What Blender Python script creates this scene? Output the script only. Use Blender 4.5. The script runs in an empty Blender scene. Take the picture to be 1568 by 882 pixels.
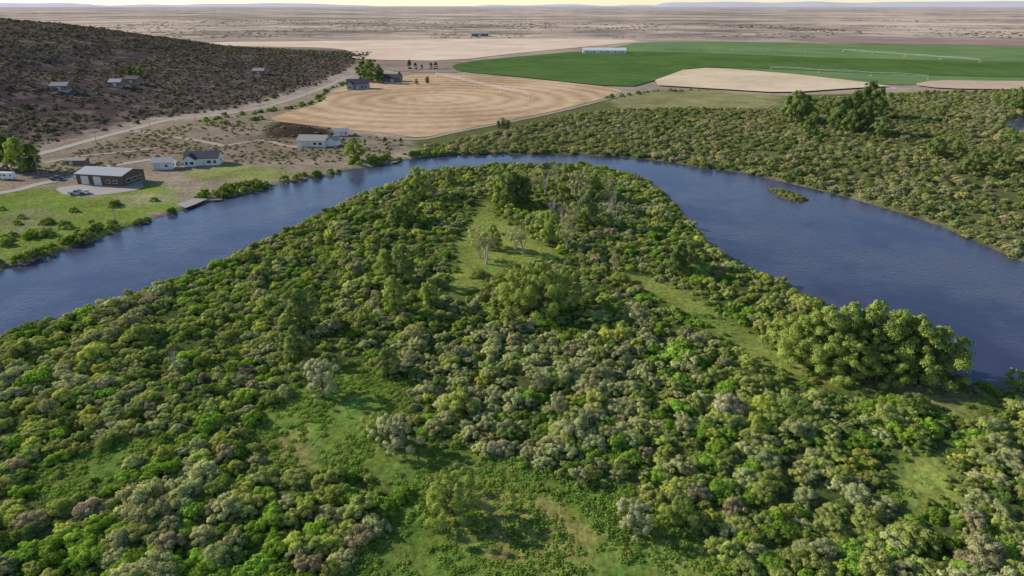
import bpy, math, random
import numpy as np
from mathutils import Vector, noise as mn
random.seed(7); R=np.random.default_rng(7)
sc=bpy.context.scene
PITCH=math.radians(22.5); CH=70.0
# ---------------------------------------------------------------- helpers
def S(u,v,z=0.8):
    """image pixel u,v unprojected through the camera -> world x,y on level z"""
    a=u-784.; b=441.-v
    dz=-math.sin(PITCH)*1045+b*math.cos(PITCH); dy=math.cos(PITCH)*1045+b*math.sin(PITCH)
    t=(CH-z)/(-dz); return (a*t,dy*t)
def SP(l,z=0.8): return [S(u,v,z) for u,v in l]
def height_at(u,vb,vt):
    x,y=S(u,vb); b=441.-vt
    dz=-math.sin(PITCH)*1045+b*math.cos(PITCH); dy=math.cos(PITCH)*1045+b*math.sin(PITCH)
    return max(1.0,CH+dz*(y/dy)-0.8)
def sdist(P,poly):
    P=np.asarray(P,float); poly=np.asarray(poly,float); n=len(poly)
    d=np.full(len(P),1e18); ins=np.zeros(len(P),bool)
    for i in range(n):
        a=poly[i]; b=poly[(i+1)%n]; e=b-a; w=P-a
        t=np.clip((w@e)/max(e@e,1e-9),0,1); q=w-t[:,None]*e
        d=np.minimum(d,(q*q).sum(1))
        c=(a[1]>P[:,1])!=(b[1]>P[:,1])
        if abs(e[1])>1e-9:
            ins^= c&(P[:,0]<e[0]*(P[:,1]-a[1])/e[1]+a[0])
    d=np.sqrt(d); return np.where(ins,d,-d)
def smooth(a,b,x):
    t=np.clip((x-a)/(b-a),0,1); return t*t*(3-2*t)
def nz(P,s,o=0):
    return np.array([mn.noise(Vector((p[0]*s+o,p[1]*s-o,o*.37))) for p in P])
def link(o,parent=None):
    sc.collection.objects.link(o)
    if parent: o.parent=parent
    return o
def mesh_np(name,V,F,mats=(),mi=None,smoothf=False):
    V=np.asarray(V,np.float32).reshape(-1,3); F=np.asarray(F,np.int32)
    me=bpy.data.meshes.new(name); me.vertices.add(len(V)); me.vertices.foreach_set('co',V.ravel())
    k=F.shape[1]; me.loops.add(F.size); me.loops.foreach_set('vertex_index',F.ravel())
    me.polygons.add(len(F)); me.polygons.foreach_set('loop_start',np.arange(len(F),dtype=np.int32)*k)
    me.polygons.foreach_set('loop_total',np.full(len(F),k,np.int32))
    for m in mats: me.materials.append(m)
    if mi is not None: me.polygons.foreach_set('material_index',np.asarray(mi,np.int32))
    if smoothf: me.polygons.foreach_set('use_smooth',np.ones(len(F),bool))
    me.update(calc_edges=True); return me
# ---------------------------------------------------------------- materials
def newmat(name):
    m=bpy.data.materials.new(name); m.use_nodes=True; nt=m.node_tree; nt.nodes.clear()
    out=nt.nodes.new('ShaderNodeOutputMaterial'); return m,nt,out
def N(nt,t,**k):
    n=nt.nodes.new(t)
    for a,b in k.items(): setattr(n,a,b)
    return n
def simple(name,col,rough=0.8,var=0.15,scale=1.0,metal=0.0,bump=0.0):
    m,nt,out=newmat(name); L=nt.links.new
    p=N(nt,'ShaderNodeBsdfPrincipled'); p.inputs['Roughness'].default_value=rough; p.inputs['Metallic'].default_value=metal
    g=N(nt,'ShaderNodeNewGeometry'); no=N(nt,'ShaderNodeTexNoise'); no.inputs['Scale'].default_value=scale; no.inputs['Detail'].default_value=6
    L(g.outputs['Position'],no.inputs['Vector'])
    mx=N(nt,'ShaderNodeMix',data_type='RGBA'); L(no.outputs['Fac'],mx.inputs[0])
    mx.inputs[6].default_value=tuple(c*(1-var) for c in col)+(1,); mx.inputs[7].default_value=tuple(min(1,c*(1+var)) for c in col)+(1,)
    L(mx.outputs[2],p.inputs['Base Color']); L(p.outputs[0],out.inputs[0])
    if bump:
        b=N(nt,'ShaderNodeBump'); b.inputs['Strength'].default_value=bump; b.inputs['Distance'].default_value=.2
        L(no.outputs['Fac'],b.inputs['Height']); L(b.outputs[0],p.inputs['Normal'])
    return m
def leafmat(name,inst=True,col=(.1,.13,.05)):
    m,nt,out=newmat(name); L=nt.links.new
    if inst:
        a=N(nt,'ShaderNodeAttribute',attribute_type='INSTANCER',attribute_name='tint'); c=a.outputs['Color']
    else:
        a=N(nt,'ShaderNodeRGB'); a.outputs[0].default_value=col+(1,); c=a.outputs[0]
    lv=N(nt,'ShaderNodeAttribute',attribute_type='GEOMETRY',attribute_name='lv')
    mr=N(nt,'ShaderNodeMapRange'); mr.inputs[3].default_value=.45; mr.inputs[4].default_value=1.55
    L(lv.outputs['Fac'],mr.inputs[0])
    mul=N(nt,'ShaderNodeVectorMath',operation='SCALE'); L(c,mul.inputs[0]); L(mr.outputs[0],mul.inputs['Scale'])
    cn=N(nt,'ShaderNodeAttribute',attribute_type='GEOMETRY',attribute_name='cn')
    vt=N(nt,'ShaderNodeVectorTransform',vector_type='NORMAL',convert_from='OBJECT',convert_to='WORLD'); L(cn.outputs['Vector'],vt.inputs[0])
    g0=N(nt,'ShaderNodeNewGeometry'); sc_=N(nt,'ShaderNodeVectorMath',operation='SCALE'); sc_.inputs['Scale'].default_value=.4; L(g0.outputs['Normal'],sc_.inputs[0])
    ad=N(nt,'ShaderNodeVectorMath',operation='ADD'); L(vt.outputs[0],ad.inputs[0]); L(sc_.outputs[0],ad.inputs[1])
    no=N(nt,'ShaderNodeVectorMath',operation='NORMALIZE'); L(ad.outputs[0],no.inputs[0])
    d=N(nt,'ShaderNodeBsdfDiffuse'); t=N(nt,'ShaderNodeBsdfTranslucent')
    L(mul.outputs[0],d.inputs[0]); L(no.outputs[0],d.inputs['Normal'])
    tm=N(nt,'ShaderNodeVectorMath',operation='MULTIPLY'); L(mul.outputs[0],tm.inputs[0]); tm.inputs[1].default_value=(1.2,1.25,.5); L(tm.outputs[0],t.inputs[0])
    mx=N(nt,'ShaderNodeMixShader'); mx.inputs[0].default_value=.28; L(d.outputs[0],mx.inputs[1]); L(t.outputs[0],mx.inputs[2])
    L(mx.outputs[0],out.inputs[0]); return m
M_leaf=leafmat('shrub_leaves')
M_bark=simple('bark',(.16,.13,.10),.9,.3,3)
M_dead=simple('dead_wood',(.42,.36,.33),.9,.2,3)
# ---------------------------------------------------------------- river geometry
outer=[(0,415),(60,397),(110,380),(150,368),(185,352),(230,338),(265,327),(292,318),(325,307),(350,302),(400,292),(440,279),(500,270),(530,262),(590,252),(604,246),(612,246),(660,240),(720,237),(800,236),(900,238),(960,241),(1030,249),(1080,258),(1130,264),(1162,268),(1180,275),(1240,288),(1300,303),(1350,318),(1400,333),(1440,347),(1480,364),(1530,386),(1568,402)]
inner=[(0,498),(60,481),(130,459),(200,436),(280,411),(340,386),(400,357),(470,327),(540,293),(600,273),(650,256),(700,249),(780,245),(850,243),(900,247),(950,254),(990,267),(1020,286),(1045,312),(1060,332),(1080,351),(1100,369),(1130,387),(1170,408),(1210,428),(1250,445),(1300,475),(1350,500),(1400,520),(1440,545),(1480,572),(1568,583)]
W_outer=[(-330,-60),(-250,30),(-180,125)]+SP(outer,0)+[(195,140),(260,60),(360,-60)]
W_inner=[(-230,-60),(-190,20),(-150,95)]+SP(inner,2.5)+[(128,100),(180,25),(240,-60)]
river=W_outer+W_inner[::-1]
islet=SP([(1174,288),(1195,290),(1222,297),(1237,304),(1236,310),(1212,308),(1190,300)],0.2)
pond=SP([(1532,192),(1545,182),(1600,172),(1680,172),(1700,200),(1610,208),(1560,202)],0)
island_poly=W_inner
hillbase=np.array([(-300,100),(-250,300),(-245,381),(-232,450),(-192,520),(-180,663),(-195,936),(-250,1400)])
mound_c=np.array(S(455,205))
def hill(P):
    xb=np.interp(P[:,1],hillbase[:,1],hillbase[:,0])
    d=xb-P[:,0]
    h=46*smooth(-10,420,d)+0.04*np.clip(d-200,0,500)
    h*=1-smooth(820,1350,P[:,1]); h*=smooth(120,330,P[:,1])*.75+.25
    return h,d
def Hf(P):
    P=np.asarray(P,float)
    sd=-sdist(P,river); sd=np.maximum(sd, sdist(P,islet)); sd=np.minimum(sd,-sdist(P,pond))
    z=np.clip(sd*.3,-1.5,.8)
    h,d=hill(P); z=z+h
    near=(P[:,1]<420)&(np.abs(P[:,0])<420)&(sd>4)
    nn=np.zeros(len(P)); idx=np.where(near)[0]
    isl=smooth(2,10,sdist(P,island_poly))
    if len(idx): nn[idx]=nz(P[idx],.06)*.6+nz(P[idx],.2,5)*.2
    z+=nn*isl
    hi=np.where(h>1.5)[0]
    if len(hi): z[hi]+=nz(P[hi],.012,3)*np.minimum(h[hi],10)*.35+nz(P[hi],.04,9)*np.minimum(h[hi],6)*.12
    dm=(P-mound_c)/np.array([20,11]); z+=4.5*np.exp(-(dm**2).sum(1)*1.6)
    return z
def H1(x,y): return float(Hf(np.array([[x,y]]))[0])
# ---------------------------------------------------------------- ground sheet
def axis(lo,hi,step,far_lo,far_hi,n=34):
    c=np.arange(lo,hi+step,step)
    def geo(span): 
        t=np.linspace(0,1,n+1)[1:]; k=math.log(span/step/n*6+2); return span*(np.exp(k*t)-1)/(math.exp(k)-1)
    a=lo-geo(lo-far_lo)[::-1] if far_lo<lo else np.array([]); b=c[-1]+geo(far_hi-c[-1])
    return np.concatenate([a,c,b])
xs=axis(-430,430,2.4,-45000,45000,60); ys=axis(-60,640,2.4,-400,60000,110)
X,Y=np.meshgrid(xs,ys); P=np.stack([X.ravel(),Y.ravel()],1)
Z=Hf(P)
far=P[:,1]>1500
fi=np.where(far)[0]; Z[fi]+=nz(P[fi],.0008)*np.clip((P[fi,1]-1500)/6000,0,1)*18
nx,ny=len(xs),len(ys)
ii=np.arange(nx*ny).reshape(ny,nx); F=np.stack([ii[:-1,:-1],ii[:-1,1:],ii[1:,1:],ii[1:,:-1]],-1).reshape(-1,4)
C=np.zeros((len(P),3)); C[:]=(.40,.32,.25)
def region(mask,col):
    global C
    m=np.clip(mask,0,1)[:,None]; C=C*(1-m)+np.array(col)*m
def rpoly(px,col,f=4,world=False,jit=3):
    sd=sdist(P,px if world else SP(px)); region(smooth(-f,f,sd+JN*jit),col)
JN=np.zeros(len(P)); nr=np.where((P[:,1]<1000)&(np.abs(P[:,0])<700))[0]; JN[nr]=nz(P[nr],.07,2)*1.5+nz(P[nr],.25,4)
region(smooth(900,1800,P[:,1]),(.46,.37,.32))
rpoly([(-300,330),(0,262),(120,212),(250,188),(330,178),(500,140),(520,200),(620,215),(612,246),(440,276),(325,303),(250,330),(0,412),(-300,500)],(.31,.25,.18),5)
rpoly([(90,250),(200,205),(330,215),(430,200),(560,230),(400,250),(280,240),(200,250)],(.26,.20,.15),6)
h_,d_=hill(P)
region(smooth(0,18,d_+JN*5)*(1-smooth(1000,1400,P[:,1])),(.105,.078,.074))
region(smooth(0,18,d_)*smooth(.15,.6,JN)*.6*(1-smooth(1000,1400,P[:,1])),(.25,.195,.155))
rpoly([(400,198),(430,186),(500,196),(515,214),(470,214),(405,212)],(.085,.06,.05),3)
LG=(.21,.27,.06)
rpoly([(-260,330),(0,300),(62,285),(110,300),(150,300),(215,280),(270,292),(262,318),(190,348),(110,374),(0,408),(-260,470)],LG,2.5)
rpoly([(0,325),(60,318),(100,338),(60,362),(0,372)],(.25,.26,.11),4)
rpoly([(180,300),(250,296),(262,306),(200,318)],(.30,.28,.15),3)
rpoly([(270,258),(300,262),(345,250),(400,255),(450,262),(430,276),(370,275),(300,277)],(.24,.26,.09),2)
rpoly([(640,232),(620,214),(700,200),(790,183),(860,168),(930,150),(1000,139),(1200,146),(1568,138),(2300,138),(2600,420),(1568,404),(1400,333),(1240,285),(1030,248),(900,237),(700,237)],(.14,.15,.06),6)
rpoly([(930,152),(985,138),(1080,138),(1200,147),(1190,168),(1040,166),(950,168)],(.30,.28,.13),6)
rpoly([(1080,170),(1200,160),(1210,185),(1100,190)],(.20,.21,.09),6)
region(smooth(-1,4,sdist(P,island_poly)),(.09,.115,.035))
clear_low=SP([(60,735),(150,690),(230,668),(250,690),(150,735),(90,770)]),SP([(375,660),(450,603),(540,555),(628,590),(600,655),(700,698),(770,700),(820,725),(960,755),(1010,785),(1080,830),(1110,980),(510,980),(540,850),(600,785),(550,740),(420,700)])
clear_gr=[SP([(735,310),(752,302),(765,335),(800,352),(845,380),(870,398),(800,405),(740,438),(695,460),(682,440),(698,405),(688,375),(715,350)]),
 SP([(940,412),(1000,424),(1060,453),(1110,490),(1150,504),(1210,548),(1290,566),(1390,583),(1500,590),(1520,616),(1480,636),(1400,608),(1280,596),(1180,565),(1110,520),(1040,480),(980,442)]),
 SP([(1395,695),(1450,688),(1462,760),(1400,775),(1345,755)]),SP([(1380,588),(1480,586),(1525,618),(1470,636),(1400,616)]),
 SP([(1010,810),(1060,815),(1110,870),(1110,960),(1040,960)])]
for q in clear_low: rpoly(q,(.165,.24,.048),2.5,True,2)
for q in clear_gr: rpoly(q,(.25,.295,.068),2.5,True,2)
rpoly([(1215,548),(1300,566),(1420,578),(1500,600),(1470,625),(1350,592),(1230,565)],(.36,.28,.15),2,False,2)
rpoly([(700,760),(800,740),(900,800),(860,850),(760,830)],(.29,.26,.08),3,False,6)
rpoly([(370,690),(440,680),(480,730),(420,740)],(.28,.24,.09),3,False,6)
rpoly([(1420,588),(1480,598),(1510,612),(1460,622)],(.24,.23,.09),2)
sdr=-sdist(P,river); region((1-smooth(-.5,1.2,sdr)),(.10,.085,.06))
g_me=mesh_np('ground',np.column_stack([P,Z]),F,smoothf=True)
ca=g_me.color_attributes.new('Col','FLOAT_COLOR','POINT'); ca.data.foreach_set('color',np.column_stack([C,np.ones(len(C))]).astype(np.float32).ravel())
def groundmat():
    m,nt,out=newmat('ground_soil_grass_and_haze'); L=nt.links.new
    a=N(nt,'ShaderNodeAttribute',attribute_name='Col'); g=N(nt,'ShaderNodeNewGeometry')
    def tex(s,d=8,vec=None):
        n=N(nt,'ShaderNodeTexNoise'); n.inputs['Scale'].default_value=s; n.inputs['Detail'].default_value=d; n.inputs['Roughness'].default_value=.65; L(vec or g.outputs['Position'],n.inputs['Vector']); return n
    n1=tex(.9); n2=tex(.06,6); n3=tex(.012,10)
    def mr(n,a0,a1,b0,b1):
        r=N(nt,'ShaderNodeMapRange'); r.inputs[1].default_value=a0; r.inputs[2].default_value=a1; r.inputs[3].default_value=b0; r.inputs[4].default_value=b1; L(n.outputs['Fac'],r.inputs[0]); return r
    r1=mr(n1,.3,.7,.5,1.45); r2=mr(n2,.3,.7,.75,1.25); r3=mr(n3,.3,.7,.75,1.22)
    q=N(nt,'ShaderNodeMath',operation='MULTIPLY'); L(r1.outputs[0],q.inputs[0]); L(r2.outputs[0],q.inputs[1])
    q2=N(nt,'ShaderNodeMath',operation='MULTIPLY'); L(q.outputs[0],q2.inputs[0]); L(r3.outputs[0],q2.inputs[1])
    s=N(nt,'ShaderNodeVectorMath',operation='SCALE'); L(a.outputs['Color'],s.inputs[0]); L(q2.outputs[0],s.inputs['Scale'])
    hs=N(nt,'ShaderNodeHueSaturation'); r4=mr(tex(.25,4),.3,.7,.47,.53); L(r4.outputs[0],hs.inputs['Hue']); L(s.outputs[0],hs.inputs['Color'])
    sp=N(nt,'ShaderNodeSeparateXYZ'); L(g.outputs['Position'],sp.inputs[0])
    mp=N(nt,'ShaderNodeMapping'); mp.inputs['Scale'].default_value=(.8,1,0); L(g.outputs['Position'],mp.inputs[0])
    f1=tex(.0011,14,mp.outputs[0]); f2=tex(.007,14,mp.outputs[0]); f2.inputs['Roughness'].default_value=.8
    ad=N(nt,'ShaderNodeMath',operation='ADD'); L(f1.outputs['Fac'],ad.inputs[0]); L(f2.outputs['Fac'],ad.inputs[1])
    cr=N(nt,'ShaderNodeValToRGB'); e=cr.color_ramp; e.elements[0].position=.43; e.elements[0].color=(.17,.155,.125,1); e.elements[1].position=.58; e.elements[1].color=(.76,.60,.46,1)
    k=e.elements.new(.475); k.color=(.31,.26,.215,1); k=e.elements.new(.515); k.color=(.52,.405,.32,1)
    hf=N(nt,'ShaderNodeMath',operation='MULTIPLY'); hf.inputs[1].default_value=.5; L(ad.outputs[0],hf.inputs[0]); L(hf.outputs[0],cr.inputs[0])
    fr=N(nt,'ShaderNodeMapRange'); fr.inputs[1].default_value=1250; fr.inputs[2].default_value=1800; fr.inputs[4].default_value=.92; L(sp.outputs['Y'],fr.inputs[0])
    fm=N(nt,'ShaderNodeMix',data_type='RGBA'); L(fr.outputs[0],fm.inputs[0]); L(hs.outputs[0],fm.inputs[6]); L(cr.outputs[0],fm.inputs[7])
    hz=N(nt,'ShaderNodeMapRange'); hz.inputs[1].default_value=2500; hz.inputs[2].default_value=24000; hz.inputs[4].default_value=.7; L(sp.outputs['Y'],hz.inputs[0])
    hm=N(nt,'ShaderNodeMix',data_type='RGBA'); L(hz.outputs[0],hm.inputs[0]); L(fm.outputs[2],hm.inputs[6]); hm.inputs[7].default_value=(.56,.50,.51,1)  # distance haze painted into the ground colour, stronger with world Y
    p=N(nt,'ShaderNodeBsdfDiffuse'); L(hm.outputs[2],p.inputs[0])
    b=N(nt,'ShaderNodeBump'); b.inputs['Strength'].default_value=.8; b.inputs['Distance'].default_value=.4; L(n1.outputs['Fac'],b.inputs['Height']); L(b.outputs[0],p.inputs['Normal'])
    L(p.outputs[0],out.inputs[0]); return m
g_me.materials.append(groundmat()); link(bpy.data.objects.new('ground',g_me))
# ---------------------------------------------------------------- water
def watermat():
    m,nt,out=newmat('river_water'); L=nt.links.new
    g=N(nt,'ShaderNodeNewGeometry'); p=N(nt,'ShaderNodeBsdfPrincipled'); p.inputs['IOR'].default_value=1.33; p.inputs['Roughness'].default_value=.1
    n=N(nt,'ShaderNodeTexNoise'); n.inputs['Scale'].default_value=.8; n.inputs['Detail'].default_value=6; n.inputs['Roughness'].default_value=.6; L(g.outputs['Position'],n.inputs['Vector'])
    n2=N(nt,'ShaderNodeTexNoise'); n2.inputs['Scale'].default_value=.025; n2.inputs['Detail'].default_value=7; n2.inputs['Roughness'].default_value=.65; L(g.outputs['Position'],n2.inputs['Vector'])
    r=N(nt,'ShaderNodeMapRange'); r.inputs[1].default_value=.42; r.inputs[2].default_value=.65; r.inputs[3].default_value=.12; r.inputs[4].default_value=.9; L(n2.outputs['Fac'],r.inputs[0])
    b=N(nt,'ShaderNodeBump'); b.inputs['Distance'].default_value=.28; L(r.outputs[0],b.inputs['Strength']); L(n.outputs['Fac'],b.inputs['Height']); L(b.outputs[0],p.inputs['Normal'])
    r2=N(nt,'ShaderNodeMapRange'); r2.inputs[1].default_value=.38; r2.inputs[2].default_value=.72; L(n2.outputs['Fac'],r2.inputs[0])
    mx=N(nt,'ShaderNodeMix',data_type='RGBA'); L(r2.outputs[0],mx.inputs[0]); mx.inputs[6].default_value=(.038,.046,.098,1); mx.inputs[7].default_value=(.085,.092,.145,1)
    L(mx.outputs[2],p.inputs['Base Color']); L(p.outputs[0],out.inputs[0]); return m
wv=[(-900,-200,0),(900,-200,0),(900,700,0),(-900,700,0)]
link(bpy.data.objects.new('river_water',mesh_np('river_water',wv,[[0,1,2,3]],[watermat()])))
# ---------------------------------------------------------------- fields
def fieldmat(name,c1,c2,center=None,ring=.0,fine=.15,rw=.12):
    m,nt,out=newmat(name); L=nt.links.new; g=N(nt,'ShaderNodeNewGeometry')
    mp=N(nt,'ShaderNodeMapping'); L(g.outputs['Position'],mp.inputs['Vector'])
    if center: mp.inputs['Location'].default_value=(-center[0],-center[1],0)
    mp.inputs['Scale'].default_value=(1,1,0)
    n=N(nt,'ShaderNodeTexNoise'); n.inputs['Scale'].default_value=.012; n.inputs['Detail'].default_value=8; L(g.outputs['Position'],n.inputs['Vector'])
    fac=n.outputs['Fac']
    if ring:
        w=N(nt,'ShaderNodeTexWave',wave_type='RINGS',rings_direction='SPHERICAL'); w.inputs['Scale'].default_value=ring; w.inputs['Distortion'].default_value=.5; w.inputs['Detail'].default_value=3; w.inputs['Detail Scale'].default_value=.3
        L(mp.outputs[0],w.inputs['Vector'])
        a=N(nt,'ShaderNodeMix',data_type='FLOAT'); a.inputs[0].default_value=rw; L(n.outputs['Fac'],a.inputs[2]); L(w.outputs['Fac'],a.inputs[3]); fac=a.outputs[0]
    n5=N(nt,'ShaderNodeTexNoise'); n5.inputs['Scale'].default_value=fine; n5.inputs['Detail'].default_value=6; L(g.outputs['Position'],n5.inputs['Vector'])
    a2=N(nt,'ShaderNodeMix',data_type='FLOAT'); a2.inputs[0].default_value=.35; L(fac,a2.inputs[2]); L(n5.outputs['Fac'],a2.inputs[3])
    r=N(nt,'ShaderNodeMapRange'); r.inputs[1].default_value=.38; r.inputs[2].default_value=.62; L(a2.outputs[0],r.inputs[0])
    mx=N(nt,'ShaderNodeMix',data_type='RGBA'); L(r.outputs[0],mx.inputs[0]); mx.inputs[6].default_value=c1+(1,); mx.inputs[7].default_value=c2+(1,)
    d=N(nt,'ShaderNodeBsdfDiffuse'); L(mx.outputs[2],d.inputs[0]); L(d.outputs[0],out.inputs[0]); return m
def smoothpoly(pts,it=2):
    for _ in range(it):
        q=[]
        for i in range(len(pts)):
            a=pts[i]; b=pts[(i+1)%len(pts)]
            q+= [(a[0]*.8+b[0]*.2,a[1]*.8+b[1]*.2),(a[0]*.2+b[0]*.8,a[1]*.2+b[1]*.8)]
        pts=q
    return pts
def field(name,px,mat,z,sm=1):
    pts=smoothpoly(SP(px),sm); me=bpy.data.meshes.new(name)
    me.from_pydata([(x,y,z) for x,y in pts],[],[list(range(len(pts)))]); me.materials.append(mat); me.update()
    o=bpy.data.objects.new(name,me); link(o); return o
field('stubble_field',[(405,184),(440,172),(492,158),(498,146),(520,134),(560,126),(640,113),(700,115),(800,119),(962,137),(930,150),(850,170),(790,183),(700,200),(645,212),(610,207),(520,197)],fieldmat('stubble',(.40,.27,.155),(.68,.485,.31),S(668,152),.016,.15,.17),.95,2)
field('pale_stubble_field',[(280,66),(560,62),(800,59),(1002,62),(900,72),(800,81),(690,94),(560,92),(440,80),(380,72)],fieldmat('pale_stubble',(.66,.50,.37),(.82,.65,.50)),1.3)
field('fallow_strip',[(470,90),(560,93),(690,94),(760,100),(700,112),(640,112),(560,104)],fieldmat('fallow',(.24,.175,.15),(.38,.29,.24)),1.1)
field('alfalfa_field',[(985,64),(1100,64),(1300,67),(1568,71),(2100,78),(2300,134),(1568,128),(1430,131),(1340,130),(1200,112),(1060,100),(900,80)],fieldmat('alfalfa',(.13,.205,.08),(.20,.28,.12),S(1300,80),.008,.15,.06),1.2)
field('corn_field',[(690,100),(740,92),(900,78),(1020,80),(1300,90),(1568,96),(2100,100),(2100,120),(1568,120),(1340,114),(1180,106),(1060,103),(1010,122),(960,136),(800,119),(700,110)],fieldmat('corn',(.072,.135,.038),(.12,.195,.06),S(880,95),.012,.15,.08),1.5,1)
field('barley_field',[(985,131),(1058,104),(1180,111),(1375,133),(1300,137),(1200,144),(1100,138)],fieldmat('barley',(.58,.46,.31),(.78,.62,.43)),1.9)
field('wheat_field',[(1395,131),(1430,124),(1568,126),(2000,128),(2000,140),(1568,139),(1440,137)],fieldmat('wheat',(.50,.36,.27),(.62,.47,.35)),1.8)
field('ploughed_field',[(1190,60),(1300,59),(1568,63),(2000,66),(2000,71),(1568,70),(1300,67)],fieldmat('ploughed',(.30,.20,.18),(.40,.28,.25)),1.2)
# ---------------------------------------------------------------- roads
def catmull(pts,step):
    out=[]; n=len(pts); 
    for i in range(n-1):
        p0=pts[max(i-1,0)];p1=pts[i];p2=pts[i+1];p3=pts[min(i+2,n-1)]
        k=max(2,int(math.dist(p1,p2)/step))
        for j in range(k):
            t=j/k; out.append(tuple(.5*((2*p1[a])+(-p0[a]+p2[a])*t+(2*p0[a]-5*p1[a]+4*p2[a]-p3[a])*t*t+(-p0[a]+3*p1[a]-3*p2[a]+p3[a])*t**3) for a in (0,1)))
    out.append(pts[-1]); return out
def road(name,px,w,mat,dz=.12,world=False):
    c=np.array(catmull(px if world else SP(px),3.)); t=np.gradient(c,axis=0); t/=np.linalg.norm(t,axis=1)[:,None]+1e-9
    nrm=np.stack([-t[:,1],t[:,0]],1); wv=w*(1+.25*nz(c,.08,3))[:,None]; rows=[c+nrm*wv*k for k in (-.5,-.17,.17,.5)]
    zc=Hf(c); V=[]
    for r in rows: V.append(np.column_stack([r,np.maximum(Hf(r),zc-.3)+dz]))
    n=len(c); V=np.concatenate(V); Fs=[]
    for k in range(3):
        for i in range(n-1): Fs.append([k*n+i,k*n+i+1,(k+1)*n+i+1,(k+1)*n+i])
    link(bpy.data.objects.new(name,mesh_np(name,V,Fs,[mat],smoothf=True)))
M_gravel=simple('gravel',(.38,.325,.28),.95,.3,.8,bump=.3)
M_dirt=simple('dirt_track',(.36,.29,.22),.95,.3,.6)
road('gravel_road',[(-250,300),(-60,258),(60,236),(130,217),(200,199),(260,184),(330,177),(400,165),(450,151),(492,136),(540,117),(600,110)],6,M_gravel)
road('gravel_road',[(200,199),(250,208),(300,215),(345,224)],4,M_dirt)
road('gravel_road',[(-200,320),(0,296),(60,282),(110,272),(150,258),(235,244)],5,M_gravel)
road('dirt_track',[(70,250),(120,240),(200,232),(240,226)],3.5,M_dirt)
road('dirt_track',[(345,224),(400,215),(440,224),(470,226)],3.5,M_dirt)
road('dirt_track',[(600,110),(700,104),(760,99)],5,M_dirt,.6)
road('dirt_track',[(610,213),(650,213),(700,202),(790,185),(860,170),(935,151),(1000,137)],4,M_dirt,.2)
field('gravel_yard',[(82,288),(130,282),(215,276),(222,290),(150,300),(100,300)],M_gravel,.9)
field('boat_ramp',[(270,313),(298,304),(318,305),(300,313),(284,319)],simple('concrete',(.33,.30,.26),.9,.3,1),.93,0)
# ---------------------------------------------------------------- foliage generators
def leafcloud(C,r,n,size,asp=.5,up=.5,zsq=.9,shell=.3,nj=.8,low=-.35,cen=(0,0,0)):
    C=np.asarray(C,float); r=np.asarray(r,float); k=R.choice(len(C),n,p=r**2/np.sum(r**2))
    d=R.normal(size=(n,3)); d/=np.linalg.norm(d,axis=1)[:,None]; f=d[:,2]<low; d[f,2]*=-1
    rad=r[k]*(1-shell*R.random(n)**1.5+.12*R.normal(size=n)); p=C[k]+d*rad[:,None]*np.array([1,1,zsq])
    nn=d+R.normal(size=(n,3))*nj*.5; nn/=np.linalg.norm(nn,axis=1)[:,None]
    a=np.array([0,0,1.])*up+R.normal(size=(n,3))*.5; a-=nn*(a*nn).sum(1)[:,None]; a/=np.linalg.norm(a,axis=1)[:,None]+1e-9
    b=np.cross(nn,a); s=size*(.6+.8*R.random(n)); a*=s[:,None]*.5; b*=(s*asp*.5)[:,None]
    V=np.stack([p-a,p+b,p+a,p-b],1).reshape(-1,3); V[:,2]=np.maximum(V[:,2],.02)
    lv=np.clip(.5+.17*R.normal(size=n)+.3*(R.random(len(C))[k]-.5),0,1)
    g=(p-np.array(cen)); g/=np.linalg.norm(g,axis=1)[:,None]+1e-9
    cn=d*.7+g*.45+R.normal(size=(n,3))*.15+np.array([0,0,.2]); cn/=np.linalg.norm(cn,axis=1)[:,None]
    return V,np.arange(n*4).reshape(n,4),(lv,cn)
def tube(pts,rad,sides=6):
    pts=np.asarray(pts,float); V=[];n=len(pts)
    for i in range(n):
        t=pts[min(i+1,n-1)]-pts[max(i-1,0)]; t/=np.linalg.norm(t)+1e-9
        u=np.cross(t,[.3,.9,.1]); u/=np.linalg.norm(u)+1e-9; w=np.cross(t,u)
        for k in range(sides):
            a=2*math.pi*k/sides; V.append(pts[i]+rad[i]*(math.cos(a)*u+math.sin(a)*w))
    F=[[i*sides+k,i*sides+(k+1)%sides,(i+1)*sides+(k+1)%sides,(i+1)*sides+k] for i in range(n-1) for k in range(sides)]
    return np.array(V),np.array(F)
def combine(parts):
    Vs=[];Fs=[];mi=[];lv=[];cn=[];o=0
    for V,F,m,l in parts:
        Vs.append(V);Fs.append(F+o);o+=len(V);mi.append(np.full(len(F),m))
        lv.append(l[0] if l is not None else np.full(len(F),.5)); cn.append(l[1] if l is not None else np.tile((0,0,1.),(len(F),1)))
    return np.concatenate(Vs),np.concatenate(Fs),np.concatenate(mi),np.concatenate(lv),np.concatenate(cn)
def leafobj(name,parts,mats):
    V,F,mi,lv,cn=combine(parts); me=mesh_np(name,V,F,mats,mi)
    a=me.attributes.new('lv','FLOAT','FACE'); a.data.foreach_set('value',lv.astype(np.float32))
    a=me.attributes.new('cn','FLOAT_VECTOR','FACE'); a.data.foreach_set('vector',cn.astype(np.float32).ravel()); return me
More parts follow.
